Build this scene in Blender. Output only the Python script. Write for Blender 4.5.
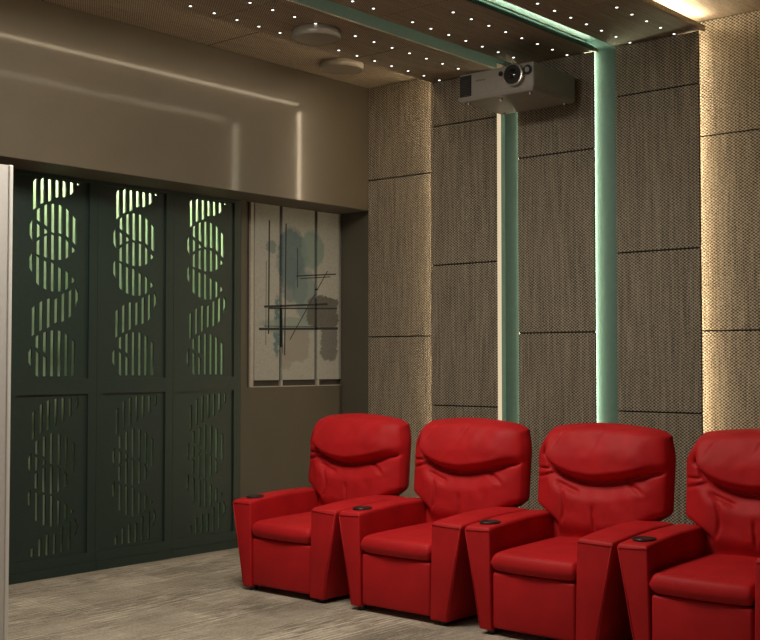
import bpy, bmesh, math, random
from mathutils import Vector, Matrix, noise

random.seed(4)
for o in list(bpy.data.objects):
    bpy.data.objects.remove(o)
scene = bpy.context.scene
COL = scene.collection

# ------------------------------------------------------------ camera
EYE = 1.3
FPX = 1168.0
cam_d = bpy.data.cameras.new('camera')
cam = bpy.data.objects.new('camera', cam_d)
COL.objects.link(cam)
cam_d.sensor_fit = 'HORIZONTAL'
cam_d.sensor_width = 36.0
cam_d.lens = FPX / 760 * 36.0
cam.location = (0, 0, EYE)
cam.rotation_euler = (math.pi/2 + math.atan(41/FPX), 0, math.radians(40.6))
scene.camera = cam

# ------------------------------------------------------------ world, lights, exposure
w = bpy.data.worlds.new('world')
scene.world = w
w.use_nodes = True
w.node_tree.nodes['Background'].inputs[0].default_value = (1.0, 0.82, 0.62, 1)
w.node_tree.nodes['Background'].inputs[1].default_value = 0.01
scene.view_settings.view_transform = 'Standard'
scene.view_settings.look = 'None'
scene.view_settings.gamma = 1.0
scene.view_settings.use_curve_mapping = False
scene.view_settings.exposure = -0.15

def area(name, loc, rot, sx, sy, power, colr, spread=180):
    l = bpy.data.lights.new(name, 'AREA')
    l.shape = 'RECTANGLE'
    l.size = sx
    l.size_y = sy
    l.energy = power
    l.color = colr
    l.spread = math.radians(spread)
    o = bpy.data.objects.new(name, l)
    COL.objects.link(o)
    o.location = loc
    o.rotation_euler = [math.radians(a) for a in rot]
    return o

# soft area light standing in for out-of-view ceiling lamps in front of the seats
area('ceiling_lamp_light', (-3.9, 3.45, 3.22), (4, 2, 0), 1.2, 0.8, 90, (1.0, 0.92, 0.79))
# added frontal fill at the front wall; no screen is built there
area('front_fill_light', (-3.4, -1.9, 1.5), (90, 0, 0), 3.4, 1.9, 18, (1.0, 0.94, 0.83))

area('rear_fill_light', (-1.2, 0.3, 3.2), (0, 10, 0), 1.2, 0.8, 5, (1.0, 0.92, 0.80))  # added weak fill for the partition side; no lamp known here

WARM = (1.0, 0.80, 0.54)
MINT = (0.88, 1.0, 0.74)

# ------------------------------------------------------------ materials
def new_mat(name):
    m = bpy.data.materials.new(name)
    m.use_nodes = True
    nt = m.node_tree
    for n in list(nt.nodes):
        nt.nodes.remove(n)
    return m, nt, nt.nodes, nt.links

class G:
    """small node graph helper"""
    def __init__(self, name):
        self.m, self.nt, self.N, self.L = new_mat(name)
        self.out = self.N.new('ShaderNodeOutputMaterial')
        self.b = self.N.new('ShaderNodeBsdfPrincipled')
        self.L.new(self.b.outputs[0], self.out.inputs[0])
        self.tc = self.N.new('ShaderNodeTexCoord')
    def put(self, sock, v):
        if hasattr(v, 'is_linked') or hasattr(v, 'links'):
            self.L.new(v, sock)
        else:
            if isinstance(v, (tuple, list)) and len(v) == 3 and sock.type == 'RGBA':
                v = (*v, 1)
            sock.default_value = v
    def math(self, op, a, b=0.0, c=None, clamp=False):
        n = self.N.new('ShaderNodeMath')
        n.operation = op
        n.use_clamp = clamp
        self.put(n.inputs[0], a)
        self.put(n.inputs[1], b)
        if c is not None:
            self.put(n.inputs[2], c)
        return n.outputs[0]
    def xyz(self, v=None):
        n = self.N.new('ShaderNodeSeparateXYZ')
        self.L.new(v or self.tc.outputs['Object'], n.inputs[0])
        return n.outputs
    def noise(self, scale, detail=3, rough=0.5, vec=None, dims=(1, 1, 1)):
        mp = self.N.new('ShaderNodeMapping')
        mp.inputs['Scale'].default_value = dims
        self.L.new(vec or self.tc.outputs['Object'], mp.inputs[0])
        n = self.N.new('ShaderNodeTexNoise')
        n.inputs['Scale'].default_value = scale
        n.inputs['Detail'].default_value = detail
        n.inputs['Roughness'].default_value = rough
        self.L.new(mp.outputs[0], n.inputs['Vector'])
        return n.outputs['Fac']
    def ramp(self, fac, stops):
        n = self.N.new('ShaderNodeValToRGB')
        cr = n.color_ramp
        while len(cr.elements) < len(stops):
            cr.elements.new(0.5)
        for e, (p, c) in zip(cr.elements, stops):
            e.position = p
            e.color = (*c, 1) if len(c) == 3 else c
        self.put(n.inputs[0], fac)
        return n.outputs[0]
    def mix(self, fac, a, b):
        n = self.N.new('ShaderNodeMix')
        n.data_type = 'RGBA'
        self.put(n.inputs[0], fac)
        self.put(n.inputs[6], a)
        self.put(n.inputs[7], b)
        return n.outputs[2]
    def bump(self, h, strength=0.3, dist=0.01):
        n = self.N.new('ShaderNodeBump')
        n.inputs['Strength'].default_value = strength
        n.inputs['Distance'].default_value = dist
        self.L.new(h, n.inputs['Height'])
        self.L.new(n.outputs[0], self.b.inputs['Normal'])
    def set(self, **k):
        names = dict(col='Base Color', rough='Roughness', metal='Metallic', spec='Specular IOR Level',
                     coat='Coat Weight', coat_rough='Coat Roughness', sheen='Sheen Weight')
        for a, v in k.items():
            self.put(self.b.inputs[names[a]], v)

def lin(r, g, b):
    f = lambda c: ((c/255+0.055)/1.055)**2.4 if c > 10 else c/255/12.92
    return (f(r), f(g), f(b))

def plain(name, col, rough=0.5, metal=0.0, vary=0.08, scale=40, bump=0.0, **k):
    g = G(name)
    n = g.noise(scale, 3)
    a = tuple(c*(1-vary) for c in col)
    b = tuple(min(1, c*(1+vary)) for c in col)
    g.set(col=g.ramp(n, [(0.3, a), (0.7, b)]), rough=rough, metal=metal, **k)
    if bump:
        g.bump(n, bump, 0.002)
    return g.m

def emis(name, col, strength):
    g = G(name)
    g.N.remove(g.b)
    e = g.N.new('ShaderNodeEmission')
    e.inputs[0].default_value = (*col, 1)
    e.inputs[1].default_value = strength
    g.L.new(e.outputs[0], g.out.inputs[0])
    return g.m

def weave(name, dark, light, axes, cell=0.013, bump=0.6):
    """basket woven fabric; axes = the two object axes that run along the face"""
    g = G(name)
    s = g.xyz()
    wob = g.noise(9, 2)
    u = g.math('MULTIPLY', g.math('ADD', s[axes[0]], g.math('MULTIPLY', wob, 0.004)), math.pi/cell)
    v = g.math('MULTIPLY', s[axes[1]], math.pi/(cell*0.72))
    su = g.math('SINE', u)
    sv = g.math('SINE', v)
    chk = g.math('MULTIPLY', su, sv)                      # over / under
    h = g.math('ABSOLUTE', chk)
    sg = g.math('MULTIPLY_ADD', chk, 0.5, 0.5)
    streak = g.noise(1, 3, 0.6, dims=tuple(90 if i == axes[0] else 3 for i in range(3)))
    fine = g.noise(130, 2)
    fac = g.math('MULTIPLY_ADD', sg, 0.62, g.math('MULTIPLY_ADD', streak, 0.45, g.math('MULTIPLY_ADD', fine, 0.5, -0.28)))
    g.set(col=g.ramp(fac, [(0.26, dark), (0.80, light)]), rough=0.75, spec=0.35)
    g.bump(g.math('MULTIPLY_ADD', sg, 0.8, g.math('MULTIPLY', h, 0.3)), bump, 0.006)
    return g.m

M = {}
M['fabric'] = weave('woven_fabric', (0.016, 0.013, 0.009), (0.55, 0.465, 0.345), (0, 2))
M['fabric_ceiling'] = weave('woven_ceiling_fabric', (0.11, 0.09, 0.062), (0.60, 0.50, 0.37), (0, 1), 0.011, 0.5)
def plaster(name, col, rough, coat=0.0, spec=0.5):
    g = G(name)
    n = g.noise(220, 2)
    n2 = g.noise(3, 3)
    f = g.math('MULTIPLY_ADD', n, 0.6, g.math('MULTIPLY', n2, 0.4))
    g.set(col=g.ramp(f, [(0.3, tuple(c*0.88 for c in col)), (0.7, tuple(c*1.12 for c in col))]), rough=rough, coat=coat, coat_rough=0.09, spec=spec)
    g.bump(n, 0.05, 0.001)
    return g.m
M['bulkhead'] = plaster('bulkhead_lacquer', (0.115, 0.095, 0.067), 0.34, 0.5)
M['plaster'] = plaster('alcove_plaster', (0.098, 0.085, 0.06), 0.7)
M['plaster_dark'] = plaster('room_plaster', (0.16, 0.12, 0.08), 0.7)
M['teal'] = plain('teal_paint', (0.065, 0.12, 0.098), 0.5, vary=0.06)
M['green'] = plain('dark_green_lacquer', (0.014, 0.031, 0.024), 0.5, vary=0.1, scale=60)
M['backing'] = plain('pale_green_backing', (0.48, 0.60, 0.40), 0.7)
M['cream'] = plain('cream_edge', (0.75, 0.58, 0.36), 0.6)
M['white'] = plain('white_paint', (0.64, 0.62, 0.59), 0.5, vary=0.03)
M['black'] = plain('black_plastic', (0.012, 0.012, 0.012), 0.35)
M['joint'] = plain('joint_shadow_gap', (0.012, 0.009, 0.006), 0.9)
M['spot_rim'] = plain('black_spot_rim', (0.02, 0.018, 0.015), 0.4)
M['grey'] = plain('warm_grey_plastic', (0.30, 0.27, 0.23), 0.55, vary=0.05)
M['disc'] = plain('grey_metal_disc', (0.24, 0.21, 0.17), 0.3, vary=0.04, spec=0.6)
M['silver'] = plain('silver_ring', (0.55, 0.52, 0.48), 0.25, metal=0.8)
M['glass_dark'] = plain('dark_lens_glass', (0.005, 0.005, 0.007), 0.05, vary=0.0, spec=0.8)
M['led_warm'] = emis('warm_led', WARM, 30)
M['led_warm_ceiling'] = emis('warm_led_ceiling', WARM, 85)
M['led_warm_soft'] = emis('warm_led_soft', WARM, 40)
M['led_warm_dim'] = emis('warm_led_dim', WARM, 20)
M['led_mint'] = emis('mint_led', MINT, 38)
M['led_mint_ceiling'] = emis('mint_led_ceiling', MINT, 34)
M['led_mint_soft'] = emis('cream_led_soft', (1.0, 0.86, 0.62), 15)
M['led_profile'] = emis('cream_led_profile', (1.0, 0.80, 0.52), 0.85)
M['led_back'] = emis('lattice_led', (0.92, 1.0, 0.74), 48)
M['star'] = emis('spot_glow', (1.0, 0.96, 0.88), 3)

def red_mat(name, col):
    g = G(name)
    n = g.noise(300, 2)
    n2 = g.noise(7, 3)
    g.set(col=g.ramp(n2, [(0.3, tuple(c*0.86 for c in col)), (0.75, tuple(c*1.08 for c in col))]), rough=0.55, spec=0.17)
    g.bump(n, 0.3, 0.002)
    return g.m
M['red'] = red_mat('red_upholstery', (0.47, 0.013, 0.016))

def carpet():
    g = G('carpet_planks')
    s = g.xyz()
    br = g.N.new('ShaderNodeTexBrick')
    mp = g.N.new('ShaderNodeMapping')
    mp.inputs['Rotation'].default_value = (0, 0, math.pi/2)
    g.L.new(g.tc.outputs['Object'], mp.inputs[0])
    g.L.new(mp.outputs[0], br.inputs['Vector'])
    br.offset = 0.37
    br.inputs['Scale'].default_value = 1.0
    br.inputs['Brick Width'].default_value = 0.5
    br.inputs['Row Height'].default_value = 0.25
    br.inputs['Mortar Size'].default_value = 0.004
    br.inputs['Color1'].default_value = (0, 0, 0, 1)
    br.inputs['Color2'].default_value = (1, 1, 1, 1)
    br.inputs['Mortar'].default_value = (0.5, 0.5, 0.5, 1)
    plank = br.outputs['Color']
    big = g.noise(2.2, 4, 0.6, dims=(1.6, 1, 1))
    st1 = g.noise(1, 4, 0.7, dims=(46, 5, 1))
    fine = g.noise(75, 4, 0.8)
    cross = g.noise(1, 2, 0.5, dims=(4, 60, 1))
    sel = g.math('MULTIPLY', g.math('SUBTRACT', g.noise(1, 0, 0.5, dims=(4.0, 1.1, 1)), 0.42), 4.0, clamp=True)
    st = g.math('MULTIPLY_ADD', g.math('SUBTRACT', st1, 0.5), g.math('MULTIPLY_ADD', sel, 1.5, 0.4), 0.5)
    f = g.math('MULTIPLY_ADD', plank, 0.13, g.math('MULTIPLY_ADD', big, 0.45, g.math('MULTIPLY_ADD', st, 0.75,
        g.math('MULTIPLY_ADD', cross, 0.12, g.math('MULTIPLY_ADD', fine, 0.75, -0.70)))))
    ln = g.math('GREATER_THAN', g.math('SINE', g.math('MULTIPLY', s[0], 2*math.pi/0.034)), 0.45)
    dash = g.math('GREATER_THAN', g.noise(1, 1, 0.5, dims=(30, 2.5, 1)), 0.47)
    pick = g.math('GREATER_THAN', g.noise(1, 0, 0.5, dims=(2.2, 1.3, 1)), 0.55)
    f = g.math('MULTIPLY_ADD', g.math('MULTIPLY', g.math('MULTIPLY', ln, dash), pick), 0.2, f)
    g.set(col=g.ramp(f, [(0.2, (0.16, 0.135, 0.105)), (0.48, (0.36, 0.31, 0.245)), (0.85, (0.70, 0.62, 0.50))]), rough=0.95, spec=0.1)
    g.bump(fine, 0.5, 0.004)
    return g.m
M['carpet'] = carpet()

# ------------------------------------------------------------ geometry helpers
def box(bm, x0, x1, y0, y1, z0, z1, mi=0):
    vs = [bm.verts.new(p) for p in ((x0,y0,z0),(x1,y0,z0),(x1,y1,z0),(x0,y1,z0),(x0,y0,z1),(x1,y0,z1),(x1,y1,z1),(x0,y1,z1))]
    fs = []
    for f in ((0,3,2,1),(4,5,6,7),(0,1,5,4),(1,2,6,5),(2,3,7,6),(3,0,4,7)):
        fc = bm.faces.new([vs[i] for i in f])
        fc.material_index = mi
        fs.append(fc)
    return vs, fs

def cyl(bm, c, r0, r1, h, axis='z', seg=32, mi=0):
    rot = {'z': Matrix.Identity(4), 'y': Matrix.Rotation(-math.pi/2, 4, 'X'), 'x': Matrix.Rotation(math.pi/2, 4, 'Y')}[axis]
    res = bmesh.ops.create_cone(bm, cap_ends=True, segments=seg, radius1=r0, radius2=r1, depth=h,
                                matrix=Matrix.Translation(c) @ rot)
    for v in res['verts']:
        for f in v.link_faces:
            f.material_index = mi
    return res['verts']

def lathe(bm, prof, c, seg=48):
    """prof = (radius, z) pairs, closed at the axis"""
    rings = []
    for r, z in prof:
        if r < 1e-6:
            rings.append([bm.verts.new((c[0], c[1], c[2]+z))])
        else:
            rings.append([bm.verts.new((c[0]+r*math.cos(2*math.pi*k/seg), c[1]+r*math.sin(2*math.pi*k/seg), c[2]+z)) for k in range(seg)])
    for a, b in zip(rings, rings[1:]):
        for k in range(seg):
            k2 = (k+1) % seg
            if len(a) == 1:
                bm.faces.new((a[0], b[k], b[k2]))
            elif len(b) == 1:
                bm.faces.new((a[k], b[0], a[k2]))
            else:
                bm.faces.new((a[k], b[k], b[k2], a[k2]))

def bevel(bm, w, seg=2, edges=None):
    bmesh.ops.bevel(bm, geom=edges or bm.edges[:], offset=w, segments=seg, profile=0.5, affect='EDGES', clamp_overlap=True)

def obj(name, bm, mats, parent=None, smooth=False, loc=None):
    bmesh.ops.recalc_face_normals(bm, faces=bm.faces[:])
    me = bpy.data.meshes.new(name)
    bm.to_mesh(me)
    bm.free()
    for m in (mats if isinstance(mats, (list, tuple)) else [mats]):
        me.materials.append(m)
    if smooth:
        for p in me.polygons:
            p.use_smooth = True
        if smooth == 'angle':
            me.set_sharp_from_angle(angle=math.radians(40))
    o = bpy.data.objects.new(name, me)
    COL.objects.link(o)
    if parent:
        o.parent = parent
    if loc:
        o.location = loc
    return o

def tag(o, label, cat, group=None):
    o['label'] = label
    o['category'] = cat
    if group:
        o['group'] = group
    return o

def thing(name, label, cat, loc=(0, 0, 0), group=None):
    o = bpy.data.objects.new(name, None)
    COL.objects.link(o)
    o.location = loc
    o.empty_display_size = 0.1
    return tag(o, label, cat, group)

def struct(name, bm, m, parent=None):
    o = obj(name, bm, m, parent)
    if not parent:
        o['kind'] = 'structure'
    return o

def dup(root, loc, label, group=None):
    r = root.copy()
    COL.objects.link(r)
    r.location = loc
    r['label'] = label
    if group:
        r['group'] = group
    for ch in list(root.children):
        c = ch.copy()
        COL.objects.link(c)
        c.parent = r
        for g_ in list(ch.children):
            d = g_.copy()
            COL.objects.link(d)
            d.parent = c
    return r

def sbox(name, b, m, parent=None):
    bm = bmesh.new()
    box(bm, *b)
    return struct(name, bm, m, parent)

# ------------------------------------------------------------ room shell
XD = -6.092     # lattice doors / alcove wall
XS = -5.785     # bulkhead face
YW = 6.66       # back wall
YA = 6.61       # face of the set-back fabric panels
YB = 6.46       # face of the raised fabric panels
ZC = 3.366      # ceiling
ZS = 3.27       # underside of the ceiling slabs
ZB = 2.4356     # underside of the bulkhead
XR, YF = 2.2, -2.0

sbox('floor', (-6.5, XR+.1, YF-.1, YW+.1, -0.1, 0), M['carpet'])
sbox('ceiling', (-6.5, XR+.1, YF-.1, YW+.1, ZC, ZC+.1), M['fabric_ceiling'])
sbox('wall_back', (-6.5, XR+.1, YW, YW+.1, 0, ZC), M['plaster'])
sbox('wall_right', (XR, XR+.1, YF-.1, YW, 0, ZC), M['plaster_dark'])
sbox('wall_front', (-6.5, XR, YF-.1, YF, 0, ZC), M['plaster_dark'])
# left wall: solid beside the lattice doors, cavity with pale green lining behind them
bm = bmesh.new()
box(bm, -6.5, XD, YF, 3.785, 0, ZB)
box(bm, -6.5, XD, 5.603, YW, 0, 1.112)
box(bm, -6.5, XD-.03, 5.603, YW, 1.112, ZB)
box(bm, XD-.03, XD, 5.603, 5.66, 1.112, ZB)
struct('wall_left', bm, M['plaster'])
bm = bmesh.new()
box(bm, -6.36, -6.34, 3.785, 5.603, 0, 2.66)
box(bm, -6.34, -6.135, 3.785, 3.80, 0, 2.66)
box(bm, -6.34, -6.135, 5.588, 5.603, 0, 2.66)
box(bm, -6.34, -6.135, 3.80, 5.588, 2.64, 2.66)
struct('wall_behind_lattice', bm, M['backing'])
bm = bmesh.new()
box(bm, -6.13, XS, YF, YW, ZB, ZC)
bevel(bm, 0.003, 1)
o = struct('trim_bulkhead', bm, [M['bulkhead'], M['plaster']])
for p in o.data.polygons:
    if p.normal.z < -.5:
        p.material_index = 1
# teal channels of the back wall and ceiling
CH1 = (-4.50, -4.33)
CH2 = (-3.755, -3.605)
YCH1, YCH2 = 6.56, 6.515
bm = bmesh.new()
box(bm, CH1[0]-.03, CH1[1]+.03, YCH1, YW, 0, ZC)
box(bm, CH1[0]-.03, CH1[0], YB+.045, YCH1, 0, ZS+.02)
box(bm, CH2[0]-.08, CH2[1]+.05, YCH2, YW, 0, ZC)
struct('trim_1', bm, M['teal'])
bm = bmesh.new()
CY0 = 2.2
box(bm, CH1[0]-.02, CH1[1]+.03, CY0, YW, ZC-.012, ZC)
box(bm, CH1[0]-.02, CH1[0]+.0, CY0, YCH1, ZS+.052, ZC-.012)
box(bm, CH1[0], CH1[0]+.003, CY0, YB, ZS+.008, ZC-.012)
box(bm, CH2[0], CH2[0]+.003, CY0, YB, ZS+.002, ZS+.027)
box(bm, CH2[0]-.10, CH2[0]-.08, CY0, YB+.1, ZS+.027, ZC-.012)
box(bm, CH2[0]-.06, CH2[1]+.05, CY0, YW, ZC-.012, ZC)
struct('trim_2', bm, M['teal'])

# ------------------------------------------------------------ fabric clad panels of the back wall
def column(x0, x1, yf, yb, joints, label, edge_mat=None):
    t = thing('fabric_wall_panel', label, 'wall panel', ((x0+x1)/2, yb, 0), 'fabric panels of the back wall')
    cx = (x0+x1)/2
    zs = [0.0] + joints + [ZS-.002 if yf == YB else ZC-.001]
    for a, b in zip(zs, zs[1:]):
        bm = bmesh.new()
        box(bm, x0, x1, yf, yb, a+.004 if a else 0, b-.004)
        ed = [e for e in bm.edges if all(v.co.y < yf+.001 for v in e.verts)]
        bevel(bm, 0.004, 2, ed)
        # keep texture in room coordinates: mesh is in world space, parent offset undone
        o = obj('panel_tile', bm, M['fabric'], t)
        o.location = (-t.location.x, -t.location.y, 0)
    bm = bmesh.new()
    box(bm, x0+.004, x1-.004, yb-.008, yb-.002, 0.002, zs[-1]-.005)
    o = obj('panel_backing', bm, M['joint'], t)
    o.location = (-t.location.x, -t.location.y, 0)
    if edge_mat:
        bm = bmesh.new()
        box(bm, x1, x1+.004, yf+.004, yb, 0, zs[-1])
        o = obj('panel_edge', bm, edge_mat, t)
        o.location = (-t.location.x, -t.location.y, 0)
        o['label'] = 'pale cream lit edge of the panel'
    return t
col_a = column(XS+.002, -4.95, YA, YW, [0.30, 1.48, 2.66], 'set-back fabric wall panel in the corner beside the beige bulkhead')
col_b = column(-5.065, CH1[0], YB, YB+.045, [0.99, 1.97, 2.95], 'woven fabric wall panel left of the narrow dark teal channel', M['led_profile'])
col_c = column(CH1[1], CH2[0], YB, YB+.015, [0.30, 1.483, 2.645], 'woven fabric wall panel between the two teal channels')
col_d = column(CH2[1]+.006, -3.045, YB, YB+.02, [0.99, 1.97, 2.95], 'woven fabric wall panel between bright teal channel and warm light')
col_e = column(-3.18, -1.6, YA, YW, [0.30, 1.481, 2.66], 'set-back fabric wall panel at the right edge, washed by warm light')
# rest of the back wall to the right, out of the picture
# stand-off battens carrying the raised panels
bm = bmesh.new()
box(bm, -5.084, CH1[0]-.03, YB+.046, YW, 0, ZS)
box(bm, CH1[1]+.04, CH2[0]-.08, YB+.016, 6.6, 0, ZS)
box(bm, CH2[1]+.06, -3.19, YB+.021, YW, 0, ZS)
struct('trim_battens', bm, M['plaster_dark'])

# ------------------------------------------------------------ ceiling slabs
def slab(x0, x1, seams, label, th=0.045, y1=YB+.16):
    t = thing('fabric_ceiling_slab', label, 'ceiling panel', ((x0+x1)/2, 5, ZS), 'fabric ceiling slabs')
    y0 = CY0
    ys = [y0] + seams + [y1]
    for a, b in zip(ys, ys[1:]):
        bm = bmesh.new()
        box(bm, x0, x1, a+.0025, b-.0025, ZS, ZS+th)
        ed = [e for e in bm.edges if all(v.co.z < ZS+.001 for v in e.verts)]
        bevel(bm, 0.003, 2, ed)
        o = obj('slab_tile', bm, M['fabric_ceiling'], t)
        o.location = (-t.location.x, -t.location.y, -t.location.z)
    bm = bmesh.new()
    box(bm, x0+.003, x1-.003, y0, y1, ZS+th, ZS+th+.006)
    o = obj('slab_backing', bm, M['joint'], t)
    o.location = (-t.location.x, -t.location.y, -t.location.z)
    return t
slab(-5.065, CH1[0], [3.25, 4.435, 5.625], 'woven ceiling slab nearest the beige bulkhead, left of the dark teal strip')
slab(CH1[1], CH2[0], [2.66, 3.85, 5.035], 'woven ceiling slab between the dark teal strip and the bright mint strip', 0.02)
slab(CH2[1], -3.03, [3.25, 4.44, 5.635], 'woven ceiling slab between the bright mint strip and the warm cove', 0.03, YB+.07)
bm = bmesh.new()
for a, b in ((-5.084, CH1[0]-.03), (CH1[1]+.06, CH2[0]-.101), (CH2[1]+.06, -3.14)):
    box(bm, a, b, CY0, YB+.1, ZS+.052, ZC)
struct('trim_ceiling_battens', bm, M['plaster_dark'])
# upper ceiling seam lines left of the slabs
bm = bmesh.new()
for y in (3.77, 5.02):
    box(bm, XS, -4.99, y, y+.004, ZC-.0015, ZC+.001)
o = struct('trim_ceiling_seam', bm, M['joint'])

# ------------------------------------------------------------ LED strips tucked behind the panel edges
def led(b, m, label):
    bm = bmesh.new()
    box(bm, *b)
    o = obj('led_strip', bm, m)
    return tag(o, label, 'led strip')
led((-5.096, -5.084, YB+.11, YB+.122, 0.0, ZS), M['led_warm_soft'], 'warm vertical led strip behind the edge of the left raised panel')
led((CH1[1]-.046, CH1[1]-.034, YB+.080, YB+.098, 0.0, ZS), M['led_mint_soft'], 'soft vertical led strip beside the dark teal wall channel')
led((CH2[0]-.044, CH2[0]-.030, YB+.036, YB+.050, 0.0, ZS), M['led_mint'], 'mint vertical led strip in the bright teal wall channel')
led((-3.135, -3.12, YB+.085, YB+.10, 0.0, ZS), M['led_warm'], 'warm vertical led strip behind the right raised panel')
led((-5.096, -5.084, CY0, YB+.1, ZS+.054, ZS+.066), M['led_warm_dim'], 'warm led strip above the ceiling slab near the bulkhead')
led((CH1[1]+.004, CH1[1]+.012, CY0, YB, ZS+.028, ZS+.036), M['led_mint_soft'], 'soft led strip above the slab in the dark teal ceiling channel')
led((CH2[0]-.060, CH2[0]-.048, CY0, YB+.05, ZS+.0265, ZS+.038), M['led_mint_ceiling'], 'mint led strip in the bright ceiling channel')
led((-3.075, -3.06, CY0, YB+.06, ZS+.037, ZS+.05), M['led_warm_ceiling'], 'warm led strip in the cove above the right ceiling slab')

# ------------------------------------------------------------ small ceiling spots
bm = bmesh.new()
cyl(bm, (0, 0, -0.002), 0.0125, 0.0125, 0.004, seg=20)
first = obj('rim', bm, M['spot_rim'])
bm = bmesh.new()
cyl(bm, (0, 0, -0.0045), 0.0078, 0.0078, 0.003, seg=16)
glow = obj('lamp_disc', bm, M['star'])
spot0 = bpy.data.objects.new('ceiling_spot', None)
COL.objects.link(spot0)
spot0['category'] = 'ceiling light'
first.parent = spot0
glow.parent = spot0
rows = [(-4.968, list(range(0, 14)), 'tiny white ceiling spot in the row nearest the beige bulkhead', 'spots nearest the bulkhead'),
        (-4.673, list(range(1, 13)), 'tiny white ceiling spot in the row just left of the dark teal strip', 'spots left of the dark teal strip'),
        (-4.227, [1,2,3,4,5,6,7,9,10], 'tiny white ceiling spot in the row just right of the dark teal strip', 'spots right of the dark teal strip'),
        (-3.932, [0,1,2,3,4,5,6,7], 'tiny white ceiling spot in the row just left of the bright mint strip', 'spots left of the mint strip'),
        (-3.482, [0,1,2,3,4,5,6], 'tiny white ceiling spot in the row just right of the bright mint strip', 'spots right of the mint strip'),
        (-3.186, [0,1,2,3,4], 'tiny white ceiling spot in the row beside the warm lit cove', 'spots beside the warm cove')]
used = False
for x, ks, lab, grp in rows:
    for k in ks:
        p = (x, 6.435-.1733*k, ZS)
        if not used:
            spot0.location = p
            tag(spot0, lab, 'ceiling light', grp)
            used = True
        else:
            dup(spot0, p, lab, grp)

# ------------------------------------------------------------ round ceiling fixtures
def disc(loc, r, h, label):
    t = thing('round_ceiling_speaker', label, 'ceiling speaker', loc)
    bm = bmesh.new()
    lathe(bm, [(0, 0), (r*.93, 0), (r*.99, -h*.2), (r, -h*.55), (r*.985, -h*.85), (r*.95, -h), (r*.90, -h), (r*.895, -h*.94), (0, -h*.94)], (0, 0, 0), 64)
    obj('housing', bm, M['disc'], t, 'angle')
    bm = bmesh.new()
    lathe(bm, [(0, -h*.93), (r*.885, -h*.93), (r*.88, -h*.985), (0, -h*1.0)], (0, 0, 0), 64)
    obj('grille', bm, M['disc'], t, 'angle')
    return t
disc((-4.775, 4.99, ZS), 0.147, 0.055, 'larger round grey ceiling speaker below the slab, among the spots')
disc((-5.43, 5.93, ZC), 0.152, 0.05, 'round grey ceiling speaker close to the bulkhead, right of the larger one')

# ------------------------------------------------------------ projector
PX0, PX1, PY0, PY1, PZ0, PZ1 = -4.401, -3.838, 5.90, 6.38, 2.930, 3.110
pc = ((PX0+PX1)/2, (PY0+PY1)/2, ZS)
pj = thing('projector', 'grey projector held high on the woven back wall, lens facing the room', 'projector', pc)
def pobj(name, bm, m, parent=pj, smooth='angle'):
    o = obj(name, bm, m, parent, smooth)
    if parent is pj:
        o.location = (-pc[0], -pc[1], -pc[2])
    return o
bm = bmesh.new()
vs, fs = box(bm, PX0, PX1, PY0, PY1, PZ0+.018, PZ1)
bevel(bm, 0.014, 3)
pobj('body', bm, M['grey'])
bm = bmesh.new()
vs, fs = box(bm, PX0-.004, PX1+.004, PY0-.012, PY1, PZ0, PZ0+.03)
for v in vs:
    if v.co.z < PZ0+.01:
        v.co.x += .012 if v.co.x < -4 else -.012
        v.co.y += .014 if v.co.y < 6 else -.01
bevel(bm, 0.008, 3)
pobj('bottom_shell', bm, M['grey'])
bm = bmesh.new()                                           # vent on the left of the front
vx0, vx1, vz0, vz1 = PX0+.012, PX0+.10, PZ0+.034, PZ1-.014
box(bm, vx0, vx1, PY0-.003, PY0+.004, vz0, vz1)
vent = pobj('vent', bm, M['black'])
bm = bmesh.new()
n = 12
for k in range(n):
    z = vz0 + (k+.5)*(vz1-vz0)/n
    box(bm, vx0+.004, vx1-.004, PY0-.008, PY0-.003, z-.0028, z+.0022)
pobj('vent_slats', bm, plain('vent_slat_grey', (0.06, 0.055, 0.048), 0.4), vent)
lx, lz = PX0+.436, PZ0+.108
bm = bmesh.new()                                           # lens
cyl(bm, (lx, PY0-.012, lz), 0.070, 0.064, 0.05, 'y', 48)
bevel(bm, 0.004, 2, [e for e in bm.edges if all(v.co.y < PY0-.03 for v in e.verts)])
lens = pobj('lens', bm, M['silver'])
bm = bmesh.new()
cyl(bm, (lx, PY0-.040, lz), 0.058, 0.058, 0.012, 'y', 48)
pobj('lens_tube', bm, M['black'], lens)
bm = bmesh.new()
bmesh.ops.create_uvsphere(bm, u_segments=32, v_segments=16, radius=0.034, matrix=Matrix.Translation((lx, PY0-.043, lz)) @ Matrix.Diagonal((1, .35, 1, 1)))
pobj('lens_glass', bm, M['glass_dark'], lens)
bm = bmesh.new()
cyl(bm, (lx-.110, PY0-.002, lz+.028), 0.016, 0.015, 0.008, 'y', 24)
pobj('sensor', bm, M['black'])
bm = bmesh.new()
kx, kz = PX1-.040, lz+.022
cyl(bm, (kx, PY0-.003, kz), 0.030, 0.029, 0.010, 'y', 32)
kn = pobj('focus_window', bm, M['black'])
bm = bmesh.new()
cyl(bm, (kx, PY0-.010, kz), 0.017, 0.016, 0.008, 'y', 24)
pobj('button', bm, M['silver'], kn)
bm = bmesh.new()                                           # faint lettering, unreadable at this size
for k in range(7):
    box(bm, PX0+.135+.011*k, PX0+.142+.011*k, PY0-.0008, PY0+.002, PZ0+.118-.001*(k % 2), PZ0+.126+.001*(k % 3))
pobj('maker_mark', bm, plain('mark_grey', (0.12, 0.11, 0.1), 0.5))
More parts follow.
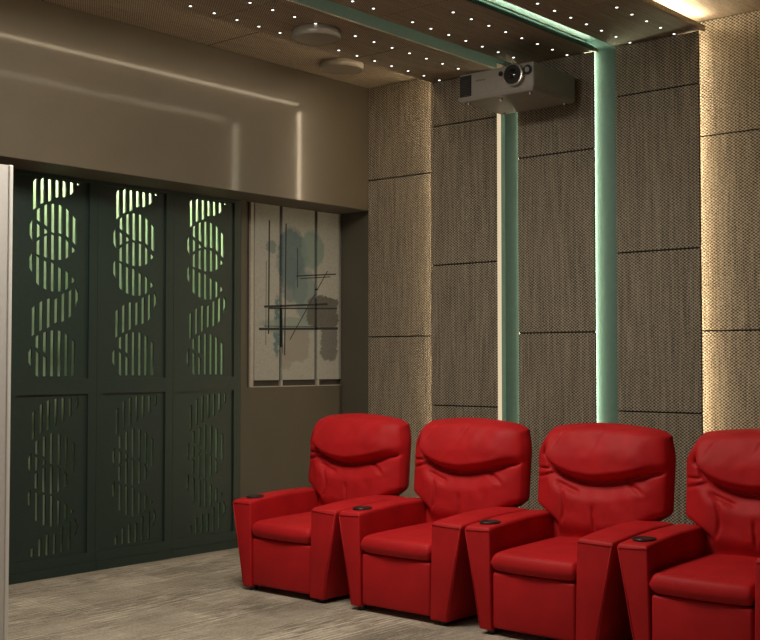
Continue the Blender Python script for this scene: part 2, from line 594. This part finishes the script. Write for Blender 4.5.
for fx, fy in ((PX0+.05, PY0+.04), (PX1-.05, PY0+.04), (PX0+.05, PY1-.05), (PX1-.05, PY1-.05), ((PX0+PX1)/2, PY0+.06)):
    bm = bmesh.new()
    cyl(bm, (fx, fy, PZ0-.006), 0.010, 0.013, 0.014, 'z', 20)
    pobj('foot', bm, M['silver'])
bm = bmesh.new()
box(bm, pc[0]-.05, pc[0]+.05, PY1-.01, YB-.01, PZ0+.06, PZ0+.11)
box(bm, pc[0]-.08, pc[0]+.08, YB-.012, YB+.001, PZ0+.02, PZ0+.15)
pobj('wall_bracket', bm, M['grey'])

# ------------------------------------------------------------ lattice doors
UP= [(0.161, 2.385, 2.214), (0.212, 2.431, 2.252), (0.264, 2.444, 2.271), (0.316, 2.444, 2.3), (0.367, 2.443, 2.307), (0.42, 2.436, 2.333), (0.466, 2.418, 2.391), (0.188, 2.213, 2.143), (0.189, 2.118, 2.047), (0.239, 2.242, 2.119), (0.24, 2.093, 2.072), (0.289, 2.252, 2.082), (0.34, 2.249, 2.08), (0.392, 2.229, 2.063), (0.441, 2.188, 2.026), (0.137, 2.152, 2.013), (0.188, 2.022, 1.939), (0.239, 2.052, 1.928), (0.289, 2.063, 1.916), (0.341, 2.059, 1.919), (0.392, 2.036, 1.934), (0.437, 1.995, 1.972), (0.138, 1.954, 1.82), (0.187, 1.924, 1.761), (0.239, 1.901, 1.735), (0.289, 1.893, 1.724), (0.34, 1.866, 1.726), (0.392, 1.846, 1.742), (0.437, 1.81, 1.785), (0.212, 1.655, 1.484), (0.264, 1.674, 1.503), (0.316, 1.676, 1.534), (0.366, 1.71, 1.543), (0.417, 1.732, 1.571), (0.465, 1.769, 1.626), (0.16, 1.622, 1.454), (0.137, 1.387, 1.257), (0.188, 1.45, 1.379), (0.19, 1.352, 1.211), (0.239, 1.472, 1.354), (0.24, 1.324, 1.21), (0.291, 1.483, 1.21), (0.342, 1.481, 1.209), (0.391, 1.462, 1.209), (0.442, 1.424, 1.208)]
LO= [(0.167, 0.996, 0.836), (0.219, 1.04, 0.869), (0.268, 1.061, 0.885), (0.321, 1.069, 0.913), (0.371, 1.072, 0.926), (0.422, 1.074, 0.958), (0.474, 1.072, 1.012), (0.191, 0.822, 0.746), (0.192, 0.723, 0.648), (0.242, 0.846, 0.729), (0.243, 0.707, 0.676), (0.293, 0.862, 0.681), (0.346, 0.855, 0.669), (0.396, 0.834, 0.634), (0.448, 0.795, 0.617), (0.143, 0.757, 0.629), (0.189, 0.63, 0.541), (0.242, 0.658, 0.516), (0.294, 0.663, 0.501), (0.346, 0.651, 0.508), (0.395, 0.616, 0.531), (0.142, 0.545, 0.421), (0.194, 0.511, 0.349), (0.246, 0.495, 0.318), (0.297, 0.485, 0.305), (0.347, 0.452, 0.308), (0.397, 0.428, 0.33), (0.443, 0.389, 0.371), (0.166, 0.189, 0.14), (0.218, 0.236, 0.138), (0.268, 0.258, 0.138), (0.32, 0.256, 0.138), (0.37, 0.292, 0.138), (0.423, 0.318, 0.146), (0.472, 0.346, 0.211)]
SW = 0.0125
def slit_top(rows, i, key):
    """slope of the neighbouring slit ends on the same curved band"""
    return 0.0

def cut_panel(name, parent, y0, y1, z0, z1, slits, oy):
    """flat board with slits cut through it, built as a filled 2D curve, then turned to mesh"""
    cu = bpy.data.curves.new('tmp', 'CURVE')
    cu.dimensions = '2D'
    cu.fill_mode = 'BOTH'
    cu.extrude = 0.006
    def poly(pts):
        sp = cu.splines.new('POLY')
        sp.points.add(len(pts)-1)
        for p, q in zip(sp.points, pts):
            p.co = (q[0], q[1], 0, 1)
        sp.use_cyclic_u = True
    poly([(y0, z0), (y1, z0), (y1, z1), (y0, z1)])
    # pair up neighbours so that the slit ends follow the ribbons
    for (c, t, b) in slits:
        def slope(idx, val):
            best = []
            for s in slits:
                d = s[0]-c
                if 0.04 < abs(d) < 0.062 and abs(s[idx]-val) < 0.06:
                    best.append((s[idx]-val)/d)
            return sum(best)/len(best) if best else 0.0
        st, sb = slope(1, t), slope(2, b)
        st = max(-2.2, min(2.2, st)); sb = max(-2.2, min(2.2, sb))
        narrow = (0.13 < c-oy < 0.15) or (0.46 < c-oy < 0.48)
        leaf = (c-oy < 0.155 and t-b < .15) or (c-oy > 0.458 and t-b > .12)
        w_ = SW*(0.75 if narrow and not leaf else 1)*(0.82 if z1 < 1.5 else 1)
        t2, b2 = min(t, z1-.012), max(b, z0+.012)
        ht = min(abs(st)*w_, (t2-b2)*.3) * (1 if st > 0 else -1)
        hb = min(abs(sb)*w_, (t2-b2)*.3) * (1 if sb > 0 else -1)
        r = .003
        pts = [(c-w_, b2-hb), (c-w_*.3, b2-hb*.3-r), (c+w_*.3, b2+hb*.3-r), (c+w_, b2+hb),
               (c+w_, t2+ht), (c+w_*.3, t2+ht*.3+r), (c-w_*.3, t2-ht*.3+r), (c-w_, t2-ht)]
        if c-oy < 0.155 and t-b < .15:      # leaf shaped end slits
            m_ = (t2+b2)/2
            pts = [(c+w_, b2), (c+w_, t2), (c, t2-.02), (c-w_*.8, m_+.03), (c-w_*.8, m_-.03), (c, b2+.02)]
        if c-oy > 0.458 and t-b > .12:
            m_ = (t2+b2)/2
            pts = [(c-w_, b2), (c, b2+.03), (c+w_, m_-.02), (c+w_, m_+.02), (c, t2-.03), (c-w_, t2)]
        poly(pts)
    tmp = bpy.data.objects.new('tmp', cu)
    COL.objects.link(tmp)
    dg = bpy.context.evaluated_depsgraph_get()
    me = bpy.data.meshes.new_from_object(tmp.evaluated_get(dg))
    bpy.data.objects.remove(tmp)
    me.transform(Matrix(((0, 0, 1, XD-.018), (1, 0, 0, 0), (0, 1, 0, 0), (0, 0, 0, 1))))
    me.name = name
    me.materials.clear()
    me.materials.append(M['green'])
    o = bpy.data.objects.new(name, me)
    COL.objects.link(o)
    o.parent = parent
    o.location = (-parent.location.x, -parent.location.y, 0)
    return o

names = ['leftmost dark green lattice door with cut ribbon pattern, beside the white partition',
         'middle dark green lattice door with cut ribbon pattern',
         'rightmost dark green lattice door with cut ribbon pattern, beside the triptych alcove']
for k in range(3):
    y0 = 3.785 + .606*k
    y1 = y0 + .606
    t = thing('lattice_door', names[k], 'door', (XD, (y0+y1)/2, 0), 'dark green lattice doors')
    ZT = ZB-.003
    ya, yb = y0+.045, y0+.543
    bm = bmesh.new()
    box(bm, XD-.04, XD, y0+.001, ya, 0.053, ZT)
    box(bm, XD-.04, XD, yb, y1-.001, 0.053, ZT)
    box(bm, XD-.04, XD, ya, yb, 0.053, 0.118)
    box(bm, XD-.04, XD, ya, yb, 1.097, 1.192)
    box(bm, XD-.04, XD, ya, yb, 2.41, ZT)
    o = obj('frame', bm, M['green'], t); o.location = (-XD, -(y0+y1)/2, 0)
    bm = bmesh.new()
    box(bm, XD-.04, XD+.010, y0+.001, y1-.001, 0.0, 0.053)
    o = obj('plinth', bm, M['green'], t); o.location = (-XD, -(y0+y1)/2, 0)
    cut_panel('upper_panel', t, ya, yb, 1.192, 2.41, [(a+y0, b, c) for a, b, c in UP], y0)
    cut_panel('lower_panel', t, ya, yb, 0.118, 1.097, [(a+y0, b, c) for a, b, c in LO], y0)
led((-6.26, -6.20, 3.83, 5.56, 2.60, 2.62), M['led_back'], 'pale green led strip behind the top of the lattice doors')

# ------------------------------------------------------------ white partition at the left edge
bm = bmesh.new()
box(bm, -4.60, -4.52, 1.3, 2.79, 0, 2.152)
t = obj('white_partition', bm, M['white'])
tag(t, 'plain white upright partition cut by the left edge of the photo', 'partition')
bm = bmesh.new()
box(bm, -4.60, -4.515, 2.79, 2.81, 0, 2.154)
bevel(bm, .004, 2)
obj('edge_highlight', bm, plain('white_edge_highlight', (0.78, 0.76, 0.72), 0.3, vary=0.02), t)  # paler colour stands in for the highlight along the bevelled edge

# ------------------------------------------------------------ triptych
def art():
    g = G('abstract_painting')
    s = g.xyz()
    nz = g.noise(8, 6, 0.75, dims=(1, 1, 1.6))
    nw = g.noise(14, 6, 0.75)
    y = g.math('ADD', s[1], g.math('MULTIPLY_ADD', nz, .16, -.08))
    z = g.math('ADD', s[2], g.math('MULTIPLY_ADD', nw, .12, -.06))
    grain = g.noise(60, 3, 0.6)
    col = g.ramp(grain, [(0.2, (0.29, 0.30, 0.27)), (0.8, (0.40, 0.40, 0.36))])
    def blob(cy, cz, ry, rz, c, a, soft=.35, sq=2):
        nonlocal col
        dy = g.math('DIVIDE', g.math('SUBTRACT', y, cy), ry)
        dz = g.math('DIVIDE', g.math('SUBTRACT', z, cz), rz)
        d = g.math('ADD', g.math('POWER', g.math('ABSOLUTE', dy), sq), g.math('POWER', g.math('ABSOLUTE', dz), sq))
        f = g.math('MULTIPLY', g.math('DIVIDE', g.math('SUBTRACT', 1.0, d), soft, clamp=True), g.math('MULTIPLY_ADD', grain, .5, a-.25), clamp=True)
        col = g.mix(f, col, c)
    teal = (0.095, 0.155, 0.165)
    blob(6.12, 2.06, .17, .25, teal, .9)
    blob(6.20, 1.86, .09, .16, (0.10, 0.145, 0.16), .85)
    blob(6.33, 2.13, .13, .16, (0.17, 0.25, 0.22), .8)
    blob(6.10, 1.90, .10, .20, (0.10, 0.15, 0.16), .7)
    blob(5.90, 2.13, .05, .05, teal, .6)
    blob(6.26, 1.78, .13, .22, (0.15, 0.21, 0.21), .75)
    blob(5.96, 1.55, .035, .24, (0.09, 0.17, 0.18), .9)
    blob(6.10, 1.56, .34, .065, (0.21, 0.27, 0.245), .8)
    blob(6.45, 1.67, .17, .12, (0.09, 0.09, 0.08), .9, .3, 5)
    blob(6.52, 1.45, .095, .15, (0.12, 0.12, 0.11), .85, .3, 4)
    blob(6.16, 1.42, .14, .13, (0.26, 0.25, 0.22), .8, .3, 5)
    blob(6.05, 1.32, .07, .09, (0.27, 0.25, 0.22), .7)
    def line(p, q, wd, c=(0.02, 0.022, 0.025)):
        nonlocal col
        dy, dz = q[0]-p[0], q[1]-p[1]
        L = math.hypot(dy, dz); dy /= L; dz /= L
        ry = g.math('SUBTRACT', s[1], p[0]); rz = g.math('SUBTRACT', s[2], p[1])
        al = g.math('ADD', g.math('MULTIPLY', ry, dy), g.math('MULTIPLY', rz, dz))
        ac = g.math('ABSOLUTE', g.math('SUBTRACT', g.math('MULTIPLY', ry, dz), g.math('MULTIPLY', rz, dy)))
        f = g.math('MULTIPLY', g.math('LESS_THAN', ac, wd/2), g.math('MULTIPLY', g.math('GREATER_THAN', al, 0.0), g.math('LESS_THAN', al, L)))
        col = g.mix(f, col, c)
    line((5.881, 2.319), (5.876, 1.496), 0.014)
    line((5.851, 2.022), (5.849, 1.415), 0.005)
    line((6.051, 2.311), (6.04, 1.342), 0.012)
    line((6.171, 2.136), (6.172, 1.845), 0.009)
    line((6.158, 1.929), (6.593, 1.968), 0.01)
    line((6.199, 1.913), (6.528, 1.944), 0.007)
    line((6.496, 1.986), (6.093, 1.456), 0.008)
    line((5.831, 1.691), (6.499, 1.733), 0.016)
    line((5.781, 1.529), (6.615, 1.55), 0.018)
    line((5.882, 1.681), (6.605, 1.703), 0.012)
    line((5.831, 1.551), (6.367, 1.56), 0.005)
    line((6.012, 1.681), (6.019, 1.354), 0.006)
    g.set(col=col, rough=0.75)
    return g.m
M['art'] = art()
t = thing('triptych_painting', 'pale abstract triptych with teal and grey patches in the alcove', 'painting', (XD, 6.17, 1.112))
def aobj(name, b, m, lab=None, bev=0):
    bm = bmesh.new()
    box(bm, *b)
    if bev: bevel(bm, bev, 1)
    o = obj(name, bm, m, t); o.location = (-XD, -6.17, -1.112)
    if lab: o['label'] = lab
    return o
M['batten'] = plain('pale_batten', (0.42, 0.38, 0.32), 0.6)
for a, b in ((5.738, 5.985), (6.015, 6.355), (6.385, 6.652)):
    aobj('canvas', (XD-.028, XD-.004, a, b, 1.162, ZB-.002), M['art'])
for a in (6.000, 6.385):
    aobj('support_post', (XD-.028, XD-.001, a, a+.018, 1.113, 1.16), M['batten'])
aobj('side_batten', (XD-.028, XD-.010, 5.704, 5.734, 1.113, ZB-.002), M['batten'])
aobj('backing_board', (XD-.0295, XD-.0282, 5.70, 6.655, 1.113, ZB-.002), plain('grey_backing', (0.06, 0.055, 0.045), 0.8))
aobj('base_rail', (XD-.010, XD-.002, 5.71, 6.652, 1.113, 1.119), M['batten'])

# ------------------------------------------------------------ recliners
def sm(a, b, x):
    u = max(0.0, min(1.0, (x-a)/(b-a)))
    return u*u*(3-2*u)

def make_backrest():
    bm = bmesh.new()
    NS, NT = 96, 90
    Z0, Z1 = 0.34, 0.975
    def width(z):
        w_ = 0.232 + (0.374-0.232)*sm(0.475, 0.58, z)
        w_ -= 0.012*sm(.80, .985, z)
        return w_
    def crease(x):
        xx = x+.01
        if xx < 0:
            return 0.690 + .13*(1-math.sqrt(max(0.0, 1-(xx/.285)**2)))
        return 0.690 + .055*(xx/.3)**1.5
    def relief(x, z):
        h = 0.0
        zc = crease(x)
        inx = sm(-.345, -.27, x) * (1-.65*sm(.20, .34, x))
        # head pillow bulging over the crease
        h += 0.056*inx*sm(zc-.004, zc+.055, z)*(1-sm(.80, .985, z)*.8)
        h -= 0.026*inx*math.exp(-((z-zc)/.012)**2)
        # pillow end on the left
        if z > zc:
            h -= 0.012*math.exp(-((x+.295)/.012)**2)*(1-sm(.84, .90, z))*sm(.74, .78, z)
        # lower cushion
        h += 0.034*(1-sm(zc-.10, zc-.005, z))*sm(-.36, -.2, x)*(1-sm(.2, .36, x))*sm(.40, .5, z)
        # small pinch creases
        h -= 0.018*math.exp(-((z-.745-.05*(x+.38))/.006)**2)*(1-sm(-.30, -.26, x))
        h -= 0.014*math.exp(-((z-.700-.25*(x+.36))/.008)**2)*(1-sm(-.27, -.2, x))
        h -= 0.017*math.exp(-((z-.752-.10*(x-.3))/.007)**2)*sm(.18, .24, x)*(1-sm(.33, .36, x))
        h -= 0.016*math.exp(-((z-.690+.55*(x-.2))/.012)**2)*sm(.15, .18, x)*(1-sm(.24, .28, x))
        h -= 0.016*math.exp(-((z-.665+.35*(x+.17))/.010)**2)*sm(-.24, -.2, x)*(1-sm(-.12, -.08, x))
        h -= 0.014*math.exp(-((x+.195-.03*math.sin(z*14))/.009)**2)*(1-sm(.62, .68, z))*sm(.47, .52, z)
        h -= 0.016*math.exp(-((x+.0+.12*(z-.55))/.008)**2)*(1-sm(.55, .60, z))*sm(.44, .50, z)
        h -= 0.005*math.exp(-((x-.02-.45*(z-.93))/.006)**2)*sm(.86, .90, z)
        h -= 0.004*math.exp(-((x+.20-.6*(z-.93))/.006)**2)*sm(.84, .88, z)
        h += 0.006*noise.noise((x*7, z*9, 3.1)) + 0.003*noise.noise((x*18, z*18, 7.7))
        return h
    def pos(i, j, side):
        s = -1+2*i/NS
        tt = j/NT
        z = Z0+(Z1-Z0)*tt
        x = s*width(z)
        # rounded top corners and slightly arched top
        zt = z
        k = sm(.78, .985, z)
        zt -= k*(0.028*abs(s)**2.0 + (0.034 if s < 0 else 0.018)*max(0, (abs(s)-.80)/.20)**2)
        x *= 1 - (.085 if s < 0 else .03)*k*k*k
        x *= 1-.025*(1-tt)*abs(s)
        e = max(0.0, 1-abs(s)**9)**.5
        f = max(0.0, 1-((tt-.5)*2)**14)**.5 if tt > .5 else 1
        y = 0.60 + .085*(z-.5)
        if side > 0:
            T = 0.055*e*f
            y -= T + relief(x, zt)*min(1, e*1.1)*min(1, f*1.1)
        else:
            y += 0.05 + 0.03*e*f
        return (x, y, zt)
    F = [[bm.verts.new(pos(i, j, 1)) for i in range(NS+1)] for j in range(NT+1)]
    B = [[bm.verts.new(pos(i, j, -1)) for i in range(NS+1)] for j in range(NT+1)]
    for j in range(NT):
        for i in range(NS):
            bm.faces.new((F[j][i], F[j][i+1], F[j+1][i+1], F[j+1][i]))
            bm.faces.new((B[j][i], B[j+1][i], B[j+1][i+1], B[j][i+1]))
    loop = [(0, i) for i in range(NS)] + [(j, NS) for j in range(NT)] + [(NT, NS-i) for i in range(NS)] + [(NT-j, 0) for j in range(NT)]
    MID = []
    for (j, i) in loop:
        a, b = F[j][i].co, B[j][i].co
        m_ = (a+b)/2
        c = Vector((0, m_.y, .68))
        d = (m_-c); d.y = 0
        d.normalize()
        MID.append(bm.verts.new(m_ + d*0.012))
    n_ = len(loop)
    for k in range(n_):
        k2 = (k+1) % n_
        a, b = loop[k], loop[k2]
        bm.faces.new((F[a[0]][a[1]], MID[k], MID[k2], F[b[0]][b[1]]))
        bm.faces.new((MID[k], B[a[0]][a[1]], B[b[0]][b[1]], MID[k2]))
    return bm

def make_arm(s):
    """s = -1 or +1; outer side leans outwards to the top"""
    bm = bmesh.new()
    Yn = [0.0, 0.60]
    ib = .247 if s < 0 else .211
    secs = []
    for y in Yn:
        zt = 0.503 if y == 0 else 0.528
        ob, ot = (.318, .408) if y == 0 else (.330, .408)
        secs.append([bm.verts.new((s*x, y+dy, z)) for x, z, dy in ((ib, .022, .0), (ob, .022, 0), (ot, zt, 0), (ib+.010, zt+.004, 0))])
    a, b = secs
    for k in range(4):
        bm.faces.new((a[k], a[(k+1) % 4], b[(k+1) % 4], b[k]))
    bm.faces.new(a)
    bm.faces.new(b)
    bmesh.ops.recalc_face_normals(bm, faces=bm.faces[:])
    bmesh.ops.subdivide_edges(bm, edges=[e for e in bm.edges if abs(e.verts[0].co.y-e.verts[1].co.y) > .3], cuts=6)
    for v in bm.verts:                       # soft crown of the armrest
        if v.co.z > .45:
            v.co.z += .010*math.sin(min(1, v.co.y/.60)*math.pi)
    big = [e for e in bm.edges if (all(v.co.z > .45 for v in e.verts) and (abs(e.verts[0].co.x) == abs(e.verts[1].co.x) or True)
           and (abs(e.verts[0].co.y-e.verts[1].co.y) > .02 or all(v.co.y < .01 for v in e.verts) or all(v.co.y > .59 for v in e.verts)))]
    oth = [e for e in bm.edges if e not in big and len(e.link_faces) == 2 and e.calc_face_angle(0) > .5]
    bmesh.ops.bevel(bm, geom=big, offset=.020, segments=4, profile=.5, affect='EDGES', clamp_overlap=True)
    oth = [e for e in bm.edges if len(e.link_faces) == 2 and e.calc_face_angle(0) > .9]
    bmesh.ops.bevel(bm, geom=oth, offset=.008, segments=3, profile=.5, affect='EDGES', clamp_overlap=True)
    return bm

def make_recliner():
    t = thing('recliner', '', 'recliner chair', (0, 0, 0), 'red recliners along the back wall')
    bm = bmesh.new()                                       # base between the arms
    box(bm, -.246, .210, 0.06, .62, .035, .30)
    box(bm, -.26, .26, .56, .72, .06, .52)
    bevel(bm, .012, 2)
    obj('base', bm, M['red'], t, 'angle')
    for s in (-1, 1):
        a = obj('arm', make_arm(s), M['red'], t, 'angle')
        bm = bmesh.new()                                   # stitched welt round the front of the arm
        P = [(s*.313, .05), (s*.398, .485), ((-.262 if s < 0 else .226), .490)]
        for p, q in zip(P, P[1:]):
            v0 = Vector((p[0], -.0008, p[1])); v1 = Vector((q[0], -.0008, q[1]))
            d = v1-v0
            res = bmesh.ops.create_cone(bm, cap_ends=True, segments=8, radius1=.0022, radius2=.0022, depth=d.length,
                                        matrix=Matrix.Translation((v0+v1)/2) @ d.to_track_quat('Z', 'Y').to_matrix().to_4x4())
        obj('welt', bm, M['red'], a, True)
        if s < 0:
            bm = bmesh.new()
            lathe(bm, [(.040, -.002), (.044, .004), (.050, .005), (.053, .001), (.053, -.002)], (-.325, .105, .5175), 40)
            lathe(bm, [(0, .0015), (.046, .0015)], (-.325, .105, .5175), 40)
            c = obj('cup_holder', bm, M['black'], a, True)
            c['label'] = 'black round cup holder in the armrest'
    bm = bmesh.new()                                       # seat cushion
    NX, NY = 40, 60
    def spos(i, j, top):
        u = -1+2*i/NX; v = j/NY
        x = u*.230
        y = -.022+.61*v
        eu = max(0, 1-abs(u)**22)**.45
        ev = max(0, 1-(1-v)**34 if v < .5 else 1)**.45
        if top:
            z = .345+.050*eu*ev + .012*(1-u*u)*sm(0, .4, v) + .012*v
        else:
            z = .345-.045*eu*ev
        y += .018*(u*u)*(1-v)
        return (x, y, z)
    Tt = [[bm.verts.new(spos(i, j, 1)) for i in range(NX+1)] for j in range(NY+1)]
    Bb = [[bm.verts.new(spos(i, j, 0)) for i in range(NX+1)] for j in range(NY+1)]
    for j in range(NY):
        for i in range(NX):
            bm.faces.new((Tt[j][i], Tt[j][i+1], Tt[j+1][i+1], Tt[j+1][i]))
            bm.faces.new((Bb[j][i], Bb[j+1][i], Bb[j+1][i+1], Bb[j][i+1]))
    bmesh.ops.remove_doubles(bm, verts=bm.verts[:], dist=.0005)
    for v in bm.verts: v.co.x -= .018
    obj('seat', bm, M['red'], t, True)
    bm = bmesh.new()                                       # footrest panel
    box(bm, -.245, .209, .004, .075, .034, .300)
    bevel(bm, .016, 3)
    obj('footrest', bm, M['red'], t, 'angle')
    obj('backrest', make_backrest(), M['red'], t, True)
    for x, y in ((-.272, .045), (.272, .045), (-.272, .56), (.272, .56)):
        bm = bmesh.new()
        cyl(bm, (x, y, .0125), .022, .026, .025, 'z', 20)
        obj('foot', bm, M['black'], t, 'angle')
    return t
rec = make_recliner()
labs = ['leftmost red recliner, nearest the dark green lattice doors',
        'second red recliner from the left, in front of the narrow dark teal channel',
        'third red recliner from the left, in front of the bright teal wall channel',
        'rightmost red recliner, cut by the right edge of the photo']
for k in range(4):
    p = (-4.64+.8275*k, 4.58, 0)
    if k == 0:
        rec.location = p
        rec['label'] = labs[0]
    else:
        dup(rec, p, labs[k])
